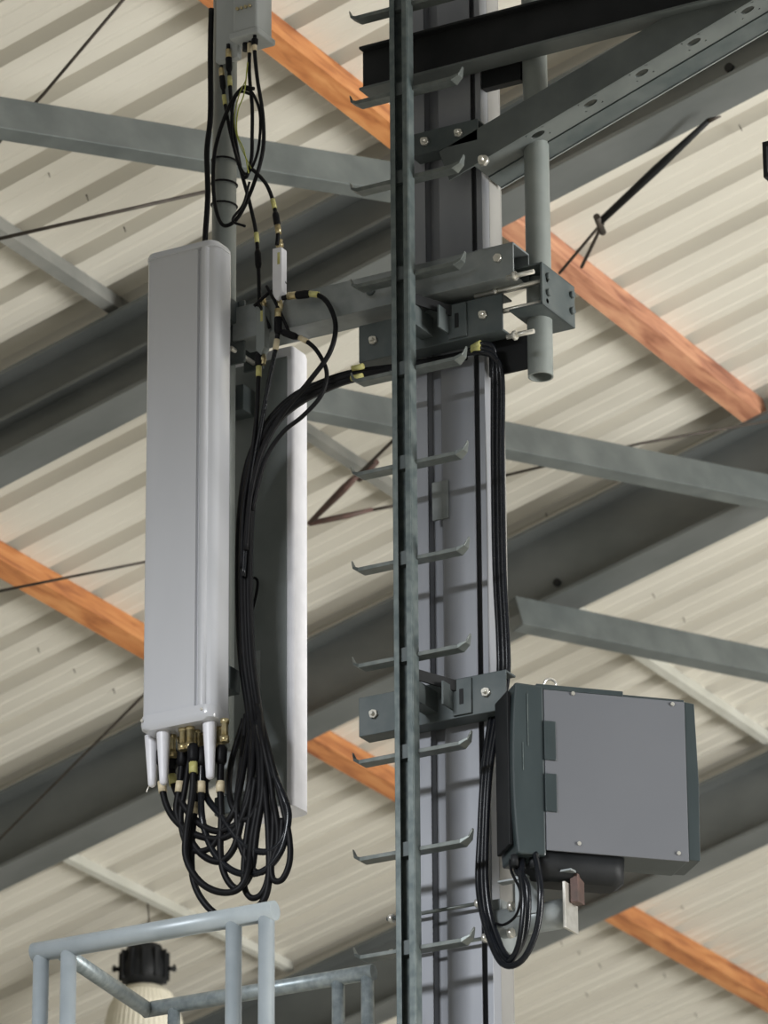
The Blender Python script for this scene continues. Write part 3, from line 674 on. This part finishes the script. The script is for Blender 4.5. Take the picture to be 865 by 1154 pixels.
cable([(282, 106), (270, 104), (262, 120), (262, 160), (276, 196), (290, 172), (293, 130), (285, 106), (276, 100)], UD - .03, .0045, 'slim black cable in a small coil right of the pole', group='jumper cables around the pole')
cable([(283, 190), (290, 196), (300, 208), (307, 225), (311, 245), (313, 262), (312, 276)], UD - .03, .006, 'black jumper cable dropping into the white inline filter', tags=[(309, 230)], boots=[(312, 248, .026, -1.3)], group='jumper cables around the pole')
cable([(279, 70), (275, 105), (268, 125), (267, 150), (275, 170), (280, 195)], UD - .04, .002, 'thin yellow-green earth wire inside the coils', m='earth', name='earth_wire', group='thin earth wires')
cable([(277, 90), (269, 108), (264, 135), (269, 160), (283, 190)], UD - .035, .0016, 'second thin yellow-green earth wire curving left of the coil', m='earth', name='earth_wire', group='thin earth wires')
cable([(276, 255), (262, 248), (274, 230), (281, 205)], UD - .05, .004, 'short black tail crossing the pole under the coil', group='jumper cables around the pole')
# inline filters
def filt(xc, yt, yb, lab, m, wpx):
    a, b = PY(xc, yt, UD - .03), PY(xc, yb, UD - .03); hw = wpx / 2 / 350
    t = thing('inline_filter', lab, 'filter', b)
    h_ = a.z - b.z
    m_ = MB(); pr = [(-hw, h_), (hw * .85, h_), (hw, h_ * .97), (hw, h_ * .16), (0.002, 0.0), (-hw, h_ * .12)]
    m_.prism([(p[0], p[1]) for p in pr], Vector((a.x, a.y, b.z)), XV, ZV, YV * .03)
    obj('body', m_, m, t, bevel=.002)
    obj('sticker', MB().box(a.x + hw * .1, a.x + hw * .6, a.y - .001, a.y, b.z + h_ * .68, b.z + h_ * .9), M['tag'], t)
    for zz, s_ in ((a.z, 1), (b.z + .006, -1)):
        q = Vector((a.x, a.y + .015, zz)); obj('connector', MB().tube([q, q + ZV * s_ * .03], .009, 12).hexnut(q + ZV * s_ * .008, ZV * s_, .0115, .012), M['brass'], t)
filt(312, 279, 339, 'white bladed inline filter hanging among the jumper cables', M['white'], 11)
filt(293, 345, 400, 'grey inline filter left of and below the white one', M['radback'], 10)
# crossed straps
for p_, q_, lab in (((286, 345), (322, 318), 'black strap slanting up right behind the white filter'), ((300, 322), (326, 375), 'black strap slanting down right past the white filter tip'), ((290, 340), (304, 370), 'short black strap across the grey filter')):
    a, b = PY(*p_, UD - .04), PY(*q_, UD - .005); o = obj('cable_strap', MB().tube(spline([a, (a + b) / 2 + ZV * .006, b]), .005, 6), M['cable']); tag(o, lab, 'strap', 'crossed cable straps')
cable([(313, 345), (313, 372), (310, 395), (303, 430), (295, 475), (285, 530), (278, 590), (274, 650)], UD - .02, .007, 'glossy black cable running down from the white filter into the bundle', tags=[(309, 390, 'beige')], boots=[(313, 366, .03, 1.1)], m='cablegloss', group='cables joining the main bundle')
cable([(292, 402), (291, 430), (289, 470), (283, 520), (275, 570), (272, 640)], UD - .02, .007, 'black cable running down from the grey filter into the bundle', tags=[(291, 420)], boots=[(292, 405, .02)], group='cables joining the main bundle')
cable([(318, 336), (332, 333), (356, 332), (370, 343), (378, 368), (371, 398), (348, 430), (318, 466), (296, 505), (282, 560), (277, 620)], UD - .03, .0075, 'black cable arching widest to the right from the white filter', tags=[(354, 332)], boots=[(341, 333, .026, 1.3)], group='cables joining the main bundle')
cable([(312, 372), (326, 377), (344, 384), (358, 397), (368, 420), (362, 445), (342, 468), (318, 488), (298, 520), (284, 575)], UD - .02, .0065, 'black cable in the smaller arch below the widest one', tags=[(341, 382, 'beige')], boots=[(326, 377, .03)], group='cables joining the main bundle')

# ------------------------------------------------------------------ equipment cabinet
UX = Vector((math.cos(math.radians(45)), math.sin(math.radians(45)), 0)); UN = Vector((UX.y, -UX.x, 0))   # along the big side, out of it
cy = -0.16
c0 = PY(577, 870, cy)                      # front left edge of the visible side
def onface(px, py, out=0.0):
    d_ = ray(px, py); return CAM + d_ * (((c0 + UN * out) - CAM).dot(UN) / d_.dot(UN))
ul = lambda p: (p - c0).dot(UX)
zT = onface(615, 776).z; zB = onface(617, 958).z
zTf = onface(590, 769).z; zBf = onface(590, 962).z
u0, u1, u2, u3 = 0.0, ul(onface(614, 870)), ul(onface(773, 870)), ul(onface(787, 880))
o0 = Vector((c0.x, c0.y, 0)); Dp = 0.145
t = thing('equipment_cabinet', 'grey equipment cabinet with dark green-black frame mounted right of the mast', 'cabinet', (*(o0 + UX * u2/2 - UN * Dp/2).xy, zB))
# dark front frame section, curved outer face
m_ = MB(); poly = []
for k in range(9):
    v_ = k / 8; poly.append((u0 - 0.0 + .012 * (2*v_ - 1) ** 2, zBf + (zTf - zBf) * v_))
poly += [(u1, zTf - .004), (u1, zBf)]
m_.prism(poly, o0, UX, ZV, -UN * Dp)
ff = obj('front_frame', m_, M['cabframe'], t, bevel=.006)
obj('front_cover', MB().box(u0 - .006, u0 + .006, -Dp + .012, -.022, zBf + .03, zTf - .02, o0, UX, UN), M['black'], ff, bevel=.003)
obj('body', MB().box(u1 - .002, u2 + .002, -Dp, -.006, zB + .004, zT + .006, o0, UX, UN), M['cabframe'], t, bevel=.003)
spn = obj('side_panel', MB().box(u1, u2, -.006, 0.001, zB, zT - .003, o0, UX, UN), M['cab'], t, bevel=.0015)
obj('top_trim', MB().box(u1 - .02, ul(onface(702, 780)), -Dp, -.001, zT - .002, zT + .013, o0, UX, UN), M['cabframe'], t, bevel=.002)
m_ = MB(); m_.prism([(u2, zT - .0), (u2 + .030, zT - .004), (u3 + .002, (zT + zB) / 2), (u3 + .0, zB + .06), (u3, zB + .006), (u2, zB + .006)], o0 - UN * .004, UX, ZV, -UN * (Dp - .01))
obj('rear_frame', m_, M['cabframe'], t, bevel=.002)
for ya_, yb2 in ((813, 857), (872, 915)):
    a, b = onface(618, ya_), onface(618, yb2)
    obj('latch', MB().box(u1 - .002, u1 + .031, -.002, .006, b.z, a.z, o0, UX, UN), M['cabframe'], t, bevel=.002)
for x, y_ in ((645, 782), (757, 794), (652, 951), (764, 962)):
    p = onface(x, y_); obj('screw', MB().tube([p, p + UN * .006], .0055, 10), M['bolt'], spn)
p = onface(626, 768) - UN * .05
obj('eyebolt', MB().ring(Vector((p.x, p.y, zT + .030)), UN, .018, .004), M['bolt'], t)
obj('seam_line', MB().box(u0 + .045, u0 + .047, -.001, .002, zT - .17, zT - .02, o0, UX, UN).box(u0 + .03, u0 + .032, -.001, .002, zT - .24, zT - .16, o0, UX, UN), M['rail'], ff)
# underside: fan housing, cable glands
def rr_uv(u0_, u1_, v0_, v1_, r, z_):
    return [(o0 + UX * a + UN * b) for a, b in rounded(u0_, u1_, v0_, v1_, r, 6)], z_
m_ = MB(); prev = None
for ins, zz, skew in ((0, zB + .004, 0), (.002, zB - .035, 0), (.012, zB - .062, .01), (.035, zB - .072, .015)):
    P3, _ = rr_uv(u1 - .03 + ins, u1 + .235 - ins + skew, -.150 + ins, -.012 - ins, .04 - ins * .5, 0)
    ring = [m_.bm.verts.new(Vector((p.x, p.y, zz))) for p in P3]
    if prev:
        for k in range(len(ring)): m_.bm.faces.new((prev[k], prev[(k+1) % len(ring)], ring[(k+1) % len(ring)], ring[k])).smooth = True
    else: m_.bm.faces.new(ring)
    prev = ring
m_.bm.faces.new(prev[::-1])
obj('fan_housing', m_, M['black'], t)
for k in range(4):
    g_ = o0 + UX * (.012 + .026 * k) - UN * (.03 + .015 * (k % 2)); g_ = Vector((g_.x, g_.y, zBf))
    obj('cable_gland', MB().tube([g_ + ZV * .004, g_ - ZV * .028], .011, 10), M['black'], t)
# cabinet support: pipe from mast, cradle plates
sy = -0.14
s0, s1 = PY(553, 1046, sy + .06), PY(646, 1032, sy)
t = thing('cabinet_mount', 'zinc pipe bracket carrying the cabinet from the mast', 'bracket', (s0.x, s0.y, s0.z - .05))
ps = Vector((XR, YC + .05, s1.z)); mid = Vector((s1.x, YC + .05, s1.z))
a = PY(556, 1043, .0); b = a + XV * (PY(650, 1030, .0).x - a.x)
obj('pipe', MB().tube([a, b - XV * .02], .040, 28), M['galv'], t)
obj('end_plate', MB().box(b.x - .02, b.x - .012, b.y - .045, b.y + .03, b.z - .055, b.z + .075), M['bolt'], t, bevel=.001)
obj('saddle', MB().box(a.x + .04, b.x + .01, b.y - .05, b.y - .02, zB - .052, zB - .046).box(a.x + .09, a.x + .16, b.y - .045, b.y - .02, b.z + .0, zB - .04), M['galv'], t, bevel=.001)
obj('flange', MB().tube([a - XV * .005, a + XV * .008], .042, 20), M['bolt'], t)
for yy in (1022, 1052):
    p = PY(573, yy, -.04); obj('nut', MB().hexnut(p, XV, .014, .014), M['bolt'], t)
m_ = MB()
obj('rusty_block', MB().box(b.x - .01, b.x + .014, b.y - .02, b.y + .02, b.z + .02, b.z + .10), M['rust'], t, bevel=.002)
obj('clamp_jaw', MB().box(XR, XR + .03, YC - .01, YC + .09, a.z - .07, a.z + .07), M['galv'], t, bevel=.002)
# clamp rods across the mast
for k, (p_, q_) in enumerate((((436, 1036), (540, 1026)), ((436, 1076), (548, 1066)))):
    a_ = PY(*p_, -.03); b_ = a_ + XV * (PY(*q_, -.03).x - a_.x); b_.z = a_.z
    t = thing('clamp_rod', 'thin threaded rod across the mast, ' + ('upper' if k == 0 else 'lower') + ' of the pair near the cabinet mount', 'rod', a_, 'threaded clamp rods')
    obj('shaft', MB().tube([a_, b_ + XV * .012], .0055, 8), M['rung'], t)
    for q in (a_ + XV * .008, b_ - XV * .01):
        obj('nut', MB().hexnut(q, XV, .013, .012), M['bolt'], t)

# ------------------------------------------------------------------ railing in front
gy = -0.62
t = thing('guard_railing', 'grey painted tubular railing corner at the bottom left', 'railing', PY(170, 1150, gy) - ZV * 1.0)
n0, n1 = PY(42, 1069, gy), PY(306, 1031, gy); n1.z = n0.z = (n0.z + n1.z) / 2
dk = PY(170, 1150, gy).z - 1.0
RR = .027; PRr = .022
obj('top_rail', MB().tube([n0 - XV * .01, n1 + XV * .01], RR, 20), M['hand'], t)
for x in (46, 77, 263, 300):
    p = PY(x, 1100, gy); obj('post', MB().tube([Vector((p.x, p.y, dk)), Vector((p.x, p.y, n0.z - .005))], PRr, 18), M['hand'], t)
f0 = PY(168, 1137, gy); 
# far corner: same height, along +y from the left post
d_ = ray(166, 1138); tt = (n0.z - CAM.z) / d_.z; fc_ = CAM + d_ * tt
fx = PY(66, 1069, gy).x
far = Vector((fx, fc_.y, n0.z)) if abs(fc_.x - fx) < .25 else fc_
far = fc_; near = Vector((PY(64, 1070, gy).x, n0.y, n0.z))
obj('side_rail', MB().tube([near, far], .022, 18), M['handgalv'], t)
d_ = ray(421, 1100); e_ = CAM + d_ * ((far.y - CAM.y) / d_.y); e_ = Vector((e_.x, far.y, far.z))
obj('far_rail', MB().tube([far - XV * .01, e_], .022, 18), M['handgalv'], t)
for x in (196, 381, 414):
    d_ = ray(x, 1130); p = CAM + d_ * ((far.y - CAM.y) / d_.y); obj('post', MB().tube([Vector((p.x, p.y, dk)), Vector((p.x, p.y, far.z - .005))], .018, 18), M['handgalv'], t)
obj('deck', MB().box(n0.x - .05, e_.x + .05, n0.y - .05, YC - .25, dk - .03, dk), M['galv'], t)
print('far', far, near, e_, 'YC', YC)
